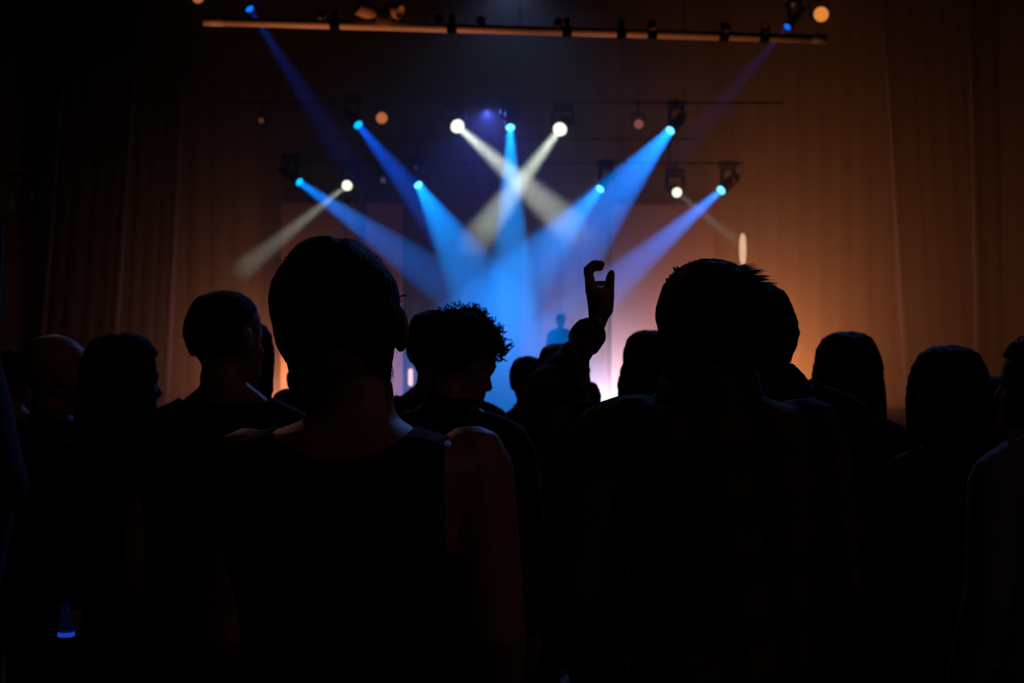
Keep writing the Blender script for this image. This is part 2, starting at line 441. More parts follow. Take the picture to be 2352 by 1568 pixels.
# unseen floor lamps added on the stage lip to light the front bar from below
for k, t in enumerate((.07, .26, .5, .78)):
    q = A.lerp(B, t); p = Vector((q.x, 16.75, 1.2))
    r = par(1176, 784, 10, .1, (1, .5, .25), 1., ('added amber floor lamp on the stage lip, first from left', 'added amber floor lamp on the stage lip, second from left', 'added amber floor lamp on the stage lip, third from left', 'added amber floor lamp on the stage lip, rightmost')[k],
            at(1176, 784, 10).z - .25, None, q + Vector((0, 0, 0)) - p, ((300, 250, 120, 190)[k], (1., .26, .07), 50), floor=True)
    r.location = p
# made-up glowing stand-ins for a small pink and a violet lit spot, far back
p = at(943, 866, 20); r = empty('tube_lamp', (p.x, p.y, .95)); tag(r, 'made-up upright glow for a tiny pink spot low on stage between the woman and the curly head', 'lamp')
bm = BM(); h = p.z - .95; add_lathe(bm, [(h - .12, .015), (h - .1, .03), (h + .1, .03), (h + .12, .01)], (0, 0, 0), (0, 0, 1), 14)
link('glowing_tube', bm, lens_mat('pink spot glow', (1., .42, .36), .9), r)
bm = BM(); add_tube(bm, [(0, 0, 0), (0, 0, h - .12)], .015, 8); link('stand', bm, M_black, r)
bm = BM(); add_lathe(bm, [(0, .16), (.03, .14), (.05, .03)], (0, 0, 0), (0, 0, 1), 16); link('base', bm, M_black, r)
par(1294, 783, 23.5, .085, (.3, .28, .7), .6, 'made-up dull violet glow on a stand just left of the raised forearm', .95, floor=True)
# ================================================================== people
def remeshed(bm, vox, smooth=3, dec=.5, keep=None, solid=0., noise_amp=0., noise_scale=20., fine=None):
    """unite overlapping closed pieces into one continuous skin; keep(p) cuts openings; solid gives cloth its thickness"""
    me = bpy.data.meshes.new('tmp'); bm.to_mesh(me); bm.free()
    o = bpy.data.objects.new('tmp', me); COL.objects.link(o)
    r = o.modifiers.new('r', 'REMESH'); r.mode = 'VOXEL'; r.voxel_size = vox; r.adaptivity = 0
    if smooth:
        k = o.modifiers.new('s', 'SMOOTH'); k.factor = .6; k.iterations = smooth
    if dec < 1:
        d = o.modifiers.new('d', 'DECIMATE'); d.ratio = dec
    dg = bpy.context.evaluated_depsgraph_get(); dg.update()
    m2 = bpy.data.meshes.new_from_object(o.evaluated_get(dg))
    bpy.data.objects.remove(o); bpy.data.meshes.remove(me)
    b = bmesh.new(); b.from_mesh(m2); bpy.data.meshes.remove(m2)
    if noise_amp:
        b.normal_update()
        for v in b.verts:
            q = v.co * noise_scale
            v.co += v.normal * noise_amp * (noise.noise(q) + .5 * noise.noise(q * 2.3))
    if keep:
        kill = [f for f in b.faces if not keep(f.calc_center_median())]
        bmesh.ops.delete(b, geom=kill, context='FACES')
        for _ in range(5):          # even the cut edges out
            new = {}
            for v in b.verts:
                if v.is_boundary:
                    nb = [e.other_vert(v).co for e in v.link_edges if e.is_boundary]
                    if len(nb) == 2: new[v] = v.co * .4 + (nb[0] + nb[1]) * .3
            for v, c in new.items(): v.co = c
        bmesh.ops.delete(b, geom=[v for v in b.verts if not v.link_faces], context='VERTS')
    if solid: b = modded(b, 'SOLIDIFY', thickness=abs(solid), offset=-1)
    return b
def modded(b, kind, **kw):
    me = bpy.data.meshes.new('tmp'); b.normal_update(); b.to_mesh(me); b.free()
    o = bpy.data.objects.new('tmp', me); COL.objects.link(o); k = o.modifiers.new('m', kind)
    for a, v in kw.items(): setattr(k, a, v)
    dg = bpy.context.evaluated_depsgraph_get(); dg.update()
    m2 = bpy.data.meshes.new_from_object(o.evaluated_get(dg))
    bpy.data.objects.remove(o); bpy.data.meshes.remove(me)
    b = bmesh.new(); b.from_mesh(m2); bpy.data.meshes.remove(m2)
    return b
def capsule(bm, pts, rad, n=12):
    """tube with rounded ends"""
    pts = [Vector(p) for p in pts]
    if not hasattr(rad, '__len__'): rad = [rad] * len(pts)
    a = (pts[0] - pts[1]).normalized(); b = (pts[-1] - pts[-2]).normalized()
    P = [pts[0] + a * rad[0] * .95, pts[0] + a * rad[0] * .7] + pts + [pts[-1] + b * rad[-1] * .7, pts[-1] + b * rad[-1] * .95]
    Rr = [rad[0] * .3, rad[0] * .72] + list(rad) + [rad[-1] * .72, rad[-1] * .3]
    add_tube(bm, P, Rr, n)
def blob(bm, c, r, rot=None, sub=2):
    q = bmesh.ops.create_icosphere(bm, subdivisions=sub, radius=1)
    M = Matrix.Translation(Vector(c)) @ (rot.to_4x4() if rot else Matrix.Identity(4)) @ Matrix.Diagonal((*r, 1))
    bmesh.ops.transform(bm, matrix=M, verts=q['verts'])
def oval(bm, rings, n=28, M=None, p=2.3):
    """rings: (z, cx, rx, yfront, yback)"""
    out = []
    for z, cx, rx, yf, yb in rings:
        cyy = (yf + yb) / 2; ry = abs(yf - yb) / 2; r = []
        for k in range(n):
            t = 2 * PI * k / n; c, s = math.cos(t), math.sin(t)
            v = Vector((cx + rx * math.copysign(abs(c) ** (2 / p), c), cyy + ry * math.copysign(abs(s) ** (2 / p), s), z))
            r.append(M @ v if M else v)
        out.append(r)
    add_rings(bm, out)
# standard head, 0 chin .. 1 crown: (t, rx, yfront, yback) in metres for a .23 m head
HEAD = [(-.02, .02, .075, .03), (.03, .036, .088, .01), (.1, .048, .094, -.02), (.2, .058, .094, -.05), (.33, .067, .092, -.078), (.45, .072, .088, -.09),
        (.57, .076, .092, -.098), (.7, .077, .09, -.1), (.82, .07, .078, -.092), (.91, .056, .056, -.075), (.97, .034, .03, -.045), (1., .01, .0, -.01)]
def head_solid(bm, M, g=0., face=True, ears=True):
    H = .23
    oval(bm, [((t - .0) * H + (g if t > .9 else (-g if t < .0 else 0)), 0, rx + g, yf + g, yb - g) for t, rx, yf, yb in HEAD], M=M)
    if face:
        T = lambda x, y, t: M @ Vector((x, y, t * H))
        capsule(bm, [T(0, .088, .52), T(0, .102, .4), T(0, .108, .34)], [.008, .011, .013], 8)      # nose
        for s in (-1, 1):
            blob(bm, T(s * .011, .1, .32), (.008, .009, .007), sub=1)                                # nostril wing
            capsule(bm, [T(s * .014, .09, .57), T(s * .034, .086, .585), T(s * .05, .074, .56)], .007, 6)   # brow
            blob(bm, T(s * .031, .081, .5), (.012, .01, .009), sub=1)                                # eye
            blob(bm, T(s * .045, .065, .36), (.018, .02, .016), sub=1)                               # cheek
            if not ears: continue
            e = M.to_3x3() @ Matrix.Rotation(s * .35, 3, 'Z')
            blob(bm, T(s * .078, -.012, .47), (.009, .019, .031), e, 2)                              # ear
            blob(bm, T(s * .084, -.02, .5), (.007, .013, .022), e, 2)
            blob(bm, T(s * .079, -.003, .37), (.007, .009, .011), e, 1)                              # lobe
        capsule(bm, [T(-.02, .09, .2), T(0, .099, .205), T(.02, .09, .2)], .0055, 6)                 # lips
        capsule(bm, [T(-.017, .089, .17), T(0, .097, .165), T(.017, .089, .17)], .006, 6)
def hand_solid(bm, wrist, d, palm, side, curl=.35, s=1., spread=.06, g=0.):
    """palm plate, four unequal bent fingers, thumb leaving the side; palm = direction the palm faces; side = towards the thumb"""
    d = Vector(d).normalized(); palm = Vector(palm); palm = (palm - d * palm.dot(d)).normalized()
    th = Vector(side); th = (th - d * th.dot(d) - palm * th.dot(palm)).normalized()
    W = Vector(wrist)
    rows = []
    for l, wd, tk in ((-.01, .026, .02), (.02, .03, .019), (.05, .038, .017), (.08, .04, .014), (.092, .036, .011)):
        c = W + d * l * s
        rows.append([c + (th * wd * math.cos(t) + palm * tk * math.sin(t)) * s for t in [2 * PI * k / 14 for k in range(14)]])
    add_rings(bm, rows)
    for i, (off, ln, r) in enumerate(((.03, .075, .0085), (.0105, .083, .0088), (-.0105, .077, .0085), (-.03, .06, .0075))):
        q = W + (d * .082 + th * off) * s
        a = 0.; p = [W + (d * .05 + th * off * .8) * s, q]; dirn = (d + th * off / .03 * spread).normalized()
        for k, f in enumerate((.45, .31, .24)):
            a += curl * (.8 + .25 * k) * (1 + .08 * i)
            q = q + (dirn * math.cos(a) + palm * math.sin(a)) * ln * f * s; p.append(q)
        capsule(bm, p, [r * s * x for x in (1., 1.08, .98, .9, .78)], 8)
    q0 = W + (d * .022 + th * .022 + palm * .006) * s
    capsule(bm, [q0, q0 + (d * .03 + th * .028 + palm * .012) * s, q0 + (d * .058 + th * .038 + palm * .022) * s, q0 + (d * .08 + th * .036 + palm * .03) * s],
            [.014 * s, .0115 * s, .0095 * s, .008 * s], 8)

TORSO = [(1.515, .058, .052, -.06), (1.47, .085, .06, -.075), (1.44, .135, .075, -.09), (1.405, .18, .088, -.1), (1.36, .19, .1, -.108), (1.28, .178, .108, -.108),
         (1.18, .162, .105, -.098), (1.08, .148, .1, -.09), (1.0, .152, .1, -.095), (.93, .168, .1, -.11), (.86, .172, .095, -.115), (.8, .15, .085, -.1)]
def torso_solid(bm, K, g=0., low=.8, top=1.6, tors=None):
    s = K['s']; w = K.get('w', 1.); b = K.get('b', 1.)
    oval(bm, [((z + (g if z > 1.5 else 0)) * s, K.get('lean', 0) * (z - .9), (rx * w + g) * s, (yf * b + g) * s, (yb * b - g) * s) for z, rx, yf, yb in TORSO if low - .001 <= z <= top], p=2.35)
    # trapezius slopes
    for q in (-1, 1):
        if top > 1.5: capsule(bm, [Vector((q * .03, -.015, 1.5)) * s, Vector((q * .1 * w, -.012, 1.445)) * s, Vector((q * .165 * w, -.005, 1.415)) * s], [(.04 + g) * s, (.042 + g) * s, (.045 + g) * s], 10)
def arm_pts(K, q):
    """shoulder, elbow, wrist for side q (-1 left, 1 right on screen when facing the stage)"""
    A = K.get('arm%+d' % q)
    s = K['s']; w = K.get('w', 1.)
    if A: return [Vector(p) for p in A[:3]]
    return [Vector((q * .178 * w, -.005, 1.395)) * s, Vector((q * (.215 * w + .015), -.03, 1.12)) * s, Vector((q * (.205 * w + .015), .06, .885)) * s]
def arm_solid(bm, K, q, g=0., upto=1.):
    s = K['s']; S, E, W = arm_pts(K, q)
    m1 = S.lerp(E, .5); m2 = E.lerp(W, .35)
    P = [S, m1, E, m2, W]; Rd = [.052, .047, .041, .042, .027]
    if upto < 1:      # sleeve that ends on the upper arm
        P = [S, S.lerp(E, upto * .55), S.lerp(E, upto)]; Rd = [.052, .05, .05]
    if g > .02: Rd = [r + (.004 if i == 4 else 0) for i, r in enumerate(Rd)]
    capsule(bm, P, [(r + g) * s for r in Rd], 14)
def legs_solid(bm, K, g=0., foot=True):
    s = K['s']
    for q in (-1, 1):
        capsule(bm, [Vector((q * .088, -.005, .87)) * s, Vector((q * .1, .0, .66)) * s, Vector((q * .105, .012, .47)) * s, Vector((q * .105, -.01, .33)) * s, Vector((q * .108, -.025, .1)) * s],
                [(r + g) * s for r in (.09, .078, .056, .054, .038)], 14)
        if foot: capsule(bm, [Vector((q * .11, -.03, .05)) * s, Vector((q * .118, .06, .04)) * s, Vector((q * .13, .15, .032)) * s], [.036 * s, .036 * s, .027 * s], 10)
    if g: oval(bm, [((z) * s, 0, (rx + g) * s, (yf + g) * s, (yb - g) * s) for z, rx, yf, yb in ((1.0, .153, .1, -.095), (.93, .168, .1, -.11), (.86, .172, .095, -.115), (.78, .15, .085, -.1))])
def headM(K):
    s = K['s']; c = Vector((0, 0, K.get('hz', 1.52)))
    return (Matrix.Translation(c * s if 'headpos' not in K else c) @ Matrix.Rotation(math.radians(-K.get('yaw', 0)), 4, 'Z') @ Matrix.Rotation(math.radians(-K.get('down', 0)), 4, 'X')
            @ Matrix.Rotation(math.radians(K.get('roll', 0)), 4, 'Y') @ Matrix.Scale(s * K.get('hs', 1.), 4))
SKIN = mat('skin', (.32, .17, .12), .55, bump=(120, .12, .1))
HAIRM = mat('dark hair', (.012, .009, .008), .8, bump=(160, .4, .3), spec=.15)
HAIRB = mat('brown hair', (.03, .018, .012), .75, bump=(160, .4, .3), spec=.15)
HAIRG = mat('grey hair', (.2, .18, .17), .6, bump=(160, .4, .3))
def cloth(name, c, r=.9): return mat(name, c, r, bump=(140, .4, .3), sheen=.05)
JEANS = cloth('dark denim', (.012, .014, .022)); SHOE = mat('black shoe', (.01, .01, .01), .5)

BODIES = {}
def body_mesh(K, vox, dec, custom_head=None, extra=None, skiphand=()):
    bm = BM()
    torso_solid(bm, K)
    for q in (-1, 1):
        arm_solid(bm, K, q)
        if q in skiphand: continue
        S, E, W = arm_pts(K, q); A = K.get('arm%+d' % q)
        if A and len(A) > 3: hand_solid(bm, W, A[3], A[4], A[5], A[6], K['s'])
        else: hand_solid(bm, W, (W - E).normalized() + Vector((0, .15, -.5)), (-q, .3, 0), (0, 1, 0), .3, K['s'])
    legs_solid(bm, K)
    M = headM(K); c = M @ Vector((0, -.02, .03))
    capsule(bm, [Vector((0, -.015, 1.44)) * K['s'], Vector((0, -.014, 1.5)) * K['s'], c], [(.056 * K.get('neck', 1.)) * K['s']] * 3, 16)
    if custom_head: custom_head(bm)
    else: head_solid(bm, M)
    if extra: extra(bm)
    return remeshed(bm, vox, 2, dec)
def hair_solid(bm, M, style, rnd):
    H = .23
    T = lambda x, y, t: M @ Vector((x, y, t * H))
    top = {'short': .012, 'crop': .005, 'curly': .022, 'long': .016, 'bob': .018, 'beanie': .014, 'cap': .01, 'flat': .02, 'bun': .012}[style]
    g = top
    rings = []
    for t, rx, yf, yb in HEAD:
        if t < .25: continue
        # front of the hair sits behind the face below the hairline
        front = yf + g if t > .8 else (.02 + (yf + g - .02) * max(0, (t - .62) / .18) if t > .62 else .0)
        if style in ('beanie', 'cap'): front = yf + g if t > .62 else .0
        side = rx + g * (1 if t > .45 else .6)
        rings.append((t * H + (g if t > .9 else 0), 0, side, front, yb - g * (1 if t > .4 else .5)))
    oval(bm, rings, M=M, p=2.2 if style != 'flat' else 2.8)
    if style in ('long', 'bob'):
        L = -.55 if style == 'long' else .05
        lo = [(L, .035, -.05, -.1), (L + .08, .06, -.035, -.12), (L + .25, .083, -.02, -.132), (.12, .092, .0, -.128), (.4, .09, .005, -.12), (.6, .086, .0, -.11)]
        lo = [r for r in lo if r[0] >= L]; lo.sort()
        oval(bm, [(t * H, 0, rx, yf, yb) for t, rx, yf, yb in lo], M=M)
        for s in (-1, 1):
            capsule(bm, [T(s * .07, .045, .82), T(s * .085, .035, .5), T(s * .082, .03, .1), T(s * .075, .02, L + .1)], [.012, .016, .02, .014], 8)
    if style == 'cap':
        capsule(bm, [T(-.045, .1, .68), T(0, .135, .66), T(.045, .1, .68)], .012, 8)
        capsule(bm, [T(-.05, .08, .69), T(0, .1, .69), T(.05, .08, .69)], .014, 8)
    if style == 'beanie':
        rr = []
        oval(bm, [(.52 * H, 0, .09, .1, -.118), (.6 * H, 0, .094, .104, -.12), (.68 * H, 0, .092, .103, -.118)], M=M)
def strands(bm, M, n, rnd, rad, ln, r=.0007, region=None, curl=0.):
    """loose hairs standing off the hair; curl > 0 makes ringlets"""
    for i in range(n):
        th = rnd.uniform(0, 2 * PI); u = rnd.uniform(.0, 1)
        z = math.sin(u * PI / 2); h = math.cos(u * PI / 2)
        nrm = Vector((math.cos(th) * h, math.sin(th) * h, z)).normalized()
        if region and not region(nrm): continue
        p = Vector((nrm.x * rad[0], nrm.y * rad[1] + rad[4], nrm.z * rad[2] + rad[3])); d, a, b = basis(nrm)
        pts = []
        if curl:
            c = rnd.uniform(.6, 1.2) * curl; ph = rnd.uniform(0, 6); lq = ln * rnd.uniform(.25, 1.15) ** 1.6
            for k in range(9):
                q = k / 8; an = ph + q * 8
                pts.append(M @ (p - nrm * .008 + nrm * lq * q + (a * math.cos(an) + b * math.sin(an)) * c * (1 - .3 * q)))
        else:
            tx = (a * rnd.uniform(-1, 1) + b * rnd.uniform(-1, 1)) * .8
            l = ln * rnd.uniform(.4, 1)
            for k in range(4):
                q = k / 3; pts.append(M @ (p - nrm * .004 + (nrm * (1 - .4 * q) + tx * q) * l * q))
        add_tube(bm, pts, [r, r, r, r * .4] if not curl else r, 3)

def person(px, py, Y, label, **k):
    """px, py: where the crown shows in the photo; Y: distance down the hall.  Facing the stage; yaw turns the head, turn turns the body"""
    crown = at(px, py, Y); fl = k.get('floor', 0.)
    Hh = crown.z - fl - k.get('hairtop', .0)
    s = Hh / (k.get('hz', 1.52) + .23 * k.get('hs', 1.) * math.cos(math.radians(k.get('down', 0))))
    r = empty('person', (crown.x, Y, fl), (0, 0, math.radians(-k.get('turn', 0))))
    tag(r, label, 'person', k.get('group'))
    K = dict(s=s, w=k.get('w', 1.), b=k.get('b', 1.), yaw=k.get('yaw', 0) - k.get('turn', 0), down=k.get('down', 0), roll=k.get('roll', 0), hs=k.get('hs', 1.), hz=k.get('hz', 1.52))
    for q in ('arm-1', 'arm+1'):
        if q in k: K[q] = k[q](r, K) if callable(k[q]) else k[q]
    vox = k.get('vox', .0085); dec = k.get('dec', .4)
    rnd = random.Random(int(px * 7 + py))
    link('body', body_mesh(K, vox, dec), k.get('skin', SKIN), r)
    M = headM(K)
    st_ = k.get('hair', 'short')
    if st_ != 'bald':
        bm = BM(); hair_solid(bm, M, st_, rnd)
        bm = remeshed(bm, .007, 3, .6, noise_amp=.0016 if st_ in ('beanie', 'cap', 'crop') else .009 if st_ == 'curly' else .003, noise_scale=45)
        if st_ in ('long', 'bob', 'short'):      # locks running down from the crown
            bm.normal_update(); hc_ = M @ Vector((0, -.01, .2))
            for v in bm.verts:
                a = math.atan2(v.co.y - hc_.y, v.co.x - hc_.x)
                v.co += v.normal * .0022 * math.sin(a * 30 + 4 * noise.noise(v.co * Vector((14, 14, 5)).length * .05 + Vector((px, 0, 0))))
        if st_ == 'curly':
            strands(bm, M, 650, rnd, (.104, .13, .136, .12, -.008), .034, .002, lambda n: n.y < .5 or n.z > .35, .008)
        elif st_ in ('short', 'long', 'flat', 'bob'):
            strands(bm, M, 150, rnd, (.088, .108, .1, .135, -.01), .018, .0005, lambda n: n.y < .5 or n.z > .5)
        link({'beanie': 'knitted_hat', 'cap': 'cap'}.get(st_, 'hair'), bm, k.get('hairm', HAIRM), r)
    # top
    g = k.get('loose', .014); up = k.get('sleeve', 1.)
    bm = BM(); torso_solid(bm, K, g, .86)
    S_ = {}
    for q in (-1, 1): arm_solid(bm, K, q, g, up)
    zc = (k.get('neckline', 1.487)) * s
    cuffs = [(arm_pts(K, q)[2], (arm_pts(K, q)[2] - arm_pts(K, q)[1]).normalized()) for q in (-1, 1)] if up == 1 else \
            [(arm_pts(K, q)[0].lerp(arm_pts(K, q)[1], up), (arm_pts(K, q)[1] - arm_pts(K, q)[0]).normalized()) for q in (-1, 1)]
    def keep(p):
        if zc + .12 * s > p.z > zc + max(0, -p.y) * .12 and abs(p.x) < .12 * s: return False
        if p.z < .86 * s and abs(p.x) < .16 * s: return False
        for c, d in cuffs:
            if (p - c).dot(d) > -.012 and (p - c).length < .12 * s: return False
        return True
    bm = remeshed(bm, vox, 2, dec, keep, -.004, .0035, 9)
    top = link(k.get('top', 'shirt'), bm, k.get('topm', M_tee), r)
    if k.get('hood'):
        bm = BM(); z = 1.485 * s
        capsule(bm, [Vector((math.cos(t) * .088, math.sin(t) * .075 - .03, 1.485 - .02 * math.sin(t))) * s for t in [PI * (.05 - 1.1 * i / 10) for i in range(11)]], [.03 * s] * 3 + [.042 * s] * 5 + [.03 * s] * 3, 10)
        link('hood', remeshed(bm, .01, 2, .5, noise_amp=.003), k.get('topm', M_tee), r)
    if k.get('collar'):
        bm = BM()
        oval(bm, [(1.47 * s, 0, .085 * s, .07 * s, -.085 * s), (1.5 * s, 0, .077 * s, .066 * s, -.075 * s), (1.53 * s, 0, .073 * s, .06 * s, -.068 * s)])
        f = [x for x in bm.faces if len(x.verts) > 4]; bmesh.ops.delete(bm, geom=f, context='FACES_ONLY'); bm = modded(bm, 'SOLIDIFY', thickness=.004, offset=0)
        link('collar', bm, k['collar'], r)
    # trousers and shoes
    key = ('legs', round(s, 2))
    if key not in BODIES:
        bm = BM(); KK = dict(K); legs_solid(bm, KK, .009, False)
        b2 = remeshed(bm, .012, 2, .4, lambda p: .06 * s < p.z < .985 * s, -.003, .003, 9)
        me = bpy.data.meshes.new('trousers'); b2.normal_update(); b2.to_mesh(me); b2.free(); me.polygons.foreach_set('use_smooth', [True] * len(me.polygons))
        me.materials.append(JEANS); sh = []
        for q in (-1, 1):
            b3 = BM(); capsule(b3, [Vector((q * .108, -.045, .055)) * s, Vector((q * .113, .02, .05)) * s, Vector((q * .125, .11, .042)) * s, Vector((q * .134, .165, .038)) * s], [.044 * s, .047 * s, .043 * s, .036 * s], 12)
            add_box(b3, Vector((q * .118, .058, .012)) * s, Vector((.084, .27, .024)) * s, Matrix.Rotation(-q * .12, 3, 'Z'), bev=.008)
            b3 = remeshed(b3, .009, 1, .6)
            m3 = bpy.data.meshes.new('shoe'); b3.normal_update(); b3.to_mesh(m3); b3.free()
            zmin = min(v.co.z for v in m3.vertices)
            for v in m3.vertices: v.co.z -= zmin
            m3.materials.append(SHOE); m3.polygons.foreach_set('use_smooth', [True] * len(m3.polygons)); sh.append(m3)
        BODIES[key] = (me, sh)
    me, sh = BODIES[key]
    for nm, mm in (('trousers', me), ('shoe', sh[0]), ('shoe', sh[1])):
        o = bpy.data.objects.new(nm, mm); COL.objects.link(o); o.parent = r
    return r, K
M_tee = cloth('black cotton', (.008, .008, .01))
# the long haired woman's lowered hand holds a cup made up to carry a small blue glow
def lowered(r, K):
    i = r.matrix_basis.inverted()
    r.rotation_euler = (0, 0, math.radians(-25)); i = (Matrix.Translation(r.location) @ r.rotation_euler.to_matrix().to_4x4()).inverted()
    f = lambda x, y, Yd: i @ at(x, y, Yd)
    W = f(128, 1402, 3.62); E = f(120, 1180, 3.74)
    return [Vector((-.166, -.005, 1.395)) * K['s'], E, W, f(142, 1440, 3.52) - W, (i.to_3x3() @ Vector((1, 0, 0))), (i.to_3x3() @ Vector((0, -.5, .6))), .75]
NAVY = cloth('navy cotton', (.01, .014, .03)); RUST = cloth('rust cotton', (.07, .02, .018)); GREY = cloth('grey fleece', (.09, .1, .13))
WHITE = cloth('white cotton', (.16, .17, .21)); OLIVE = cloth('dark olive cotton', (.02, .02, .012)); PURP = cloth('muted plaid flannel', (.1, .1, .14))
crowd = [
 # px, crown y, Y, label, options
 (525, 671, 3.45, 'man with short dark hair and black crew-neck tee, left of the nearest woman', dict(hair='crop', yaw=28, turn=12, neckline=1.475, sleeve=.5, neck=1., roll=-3)),
 (562, 747, 4.6, 'person with long dark hair peeping out right of the black tee man', dict(hair='long', yaw=40, turn=20, topm=RUST)),
 (716, 818, 5.15, 'person mostly hidden behind the left shoulder of the nearest woman', dict(hair='short', topm=NAVY, w=1.05)),
 (668, 898, 5.6, 'person in a rust top low behind the black tee man and the nearest woman', dict(hair='short', topm=RUST, w=1.05)),
 (284, 779, 3.7, 'woman with long dark hair covering her back, face turned right, far left group', dict(hair='long', yaw=48, turn=25, w=.93, **{'arm-1': lowered})),
 (128, 767, 4.3, 'bald man with a grey plaid shirt, face turned right, at the left edge', dict(hair='bald', yaw=55, turn=35, topm=PURP, collar=PURP  , hs=1.07)),
 (28, 806, 5.1, 'dim person cut by the left edge of the picture behind the bald man', dict(hair='short', topm=NAVY, yaw=20)),
 (213, 803, 6.0, 'small grey haired person glimpsed between the bald man and the long haired woman', dict(hair='short', hairm=HAIRG, topm=NAVY)),
 (998, 722, 4.5, 'person with smooth dark hair directly behind the curly haired one, left side showing', dict(hair='short', topm=M_tee, w=1.02)),
 (1034, 726, 3.85, 'person with curly hair in profile facing right and looking down', dict(hair='curly', yaw=56, turn=15, down=20, topm=NAVY, hairtop=.02, collar=NAVY)),
 (1212, 824, 6.4, 'small dark haired person in the blue glow left of the raised arm', dict(hair='short', topm=RUST)),
 (1292, 799, 4.6, 'person with long pale hair right behind the raised forearm', dict(hair='long', hairm=HAIRG, topm=GREY, w=.95)),
 (1347, 880, 7.6, 'small person low beneath the raised arm, edge of head orange lit', dict(hair='short', topm=OLIVE)),
 (1493, 771, 4.9, 'person with flat topped hair and hooded top left of the plaid shirt man', dict(hair='bob', topm=M_tee, hood=True, hs=1.05)),
 (1456, 852, 6.6, 'small person tucked behind the hooded one, near the orange glow', dict(hair='short', topm=OLIVE, w=1.)),
 (1722, 662, 2.95, 'person with short dark hair and black jacket close behind the plaid shirt man', dict(hair='short', topm=M_tee, loose=.022, collar=M_tee, yaw=-5, hz=1.465, hood=True, w=1.08, hs=.98)),
 (1942, 774, 4.4, 'person in a dark knitted hat with hair falling over the right shoulder', dict(hair='long', topm=M_tee, hairm=HAIRB, yaw=-25, hs=1.02)),
 (2176, 809, 3.95, 'woman with wide dark bob hair at the right, standing before the dark curtain', dict(hair='long', topm=M_tee, hs=1.2, w=.98, yaw=-10)),
 (2285, 870, 6.0, 'small dark person between the bob haired woman and the right edge', dict(hair='short', topm=M_tee)),
 (2388, 778, 3.35, 'person in a white collared top cut by the right edge, face turned left', dict(hair='short', topm=WHITE, collar=WHITE, yaw=-55, turn=-30, hairm=HAIRB)),
]
for px, py, Y, lb, kw in crowd:
    person(px, py, Y, lb, **kw)
# off the left edge: only a raised hand shows
def raised(r, K):
    i = r.matrix_world.inverted() if False else Matrix.Translation(-r.location)
    f = lambda x, y, Yd: i @ at(x, y, Yd)
    W = f(-30, 512, 3.12)
    return [Vector((.178, -.005, 1.395)) * K['s'], f(-60, 790, 3.25), W, f(22, 378, 3.08) - W, Vector((.75, -.55, .1)), Vector((.6, .7, 0)), .12]
person(-175, 760, 3.05, 'person off the left edge of whom only an open raised hand shows', hair='short', topm=M_tee, **{'arm+1': raised})
# a singer far back in the blue light
person(1288, 722, 22.6, 'blurred blue lit performer on the stage behind the raised arm', hair='short', topm=NAVY, floor=.95, turn=180, yaw=180, vox=.012)


p = at(152, 1444, 3.52); cup = empty('blue_glow_cup', p - Vector((0, 0, .012))); tag(cup, 'made-up cup for a small blue glowing strip low at far left, its bottom rim emitting', 'cup')
bm = BM(); add_lathe(bm, [(.0, .019), (.05, .014), (.075, .008), (.076, .0066), (.05, .0125), (.004, .0175), (.003, .001)], (0, 0, 0), (0, 0, 1), 20)
link('cup_wall', bm, mat('glowing blue plastic', (.02, .06, .25), .3, emit=(0, .02, .12), es=.06), cup)
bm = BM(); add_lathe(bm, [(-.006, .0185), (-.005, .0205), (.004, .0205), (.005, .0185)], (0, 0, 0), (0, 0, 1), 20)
link('glowing_base', bm, mat('painted blue glow', (.01, .05, .3), .4, emit=(.005, .045, .42), es=1.), cup)  # blue glow put in as emission
# ================================================================== the two nearest people
# ---- the woman in the middle left
WY = 1.85
wc = at(778, 546, WY)
W0 = Vector((at(800, 900, WY).x, WY, 0))
wr = empty('person', W0)
tag(wr, 'nearest woman seen from behind, short hair and sleeveless knitted top, left of centre', 'person')
def wl(px, py, Y=WY): return at(px, py, Y) - W0
s = (wc.z) / 1.76
def span(y, xl, xr, Y=WY):
    a = wl(xl, y, Y); b = wl(xr, y, Y)
    return a.z, (a.x + b.x) / 2, (b.x - a.x) / 2
Khead = dict(s=s)
K1 = dict(s=s, w=1.02, neck=.98)
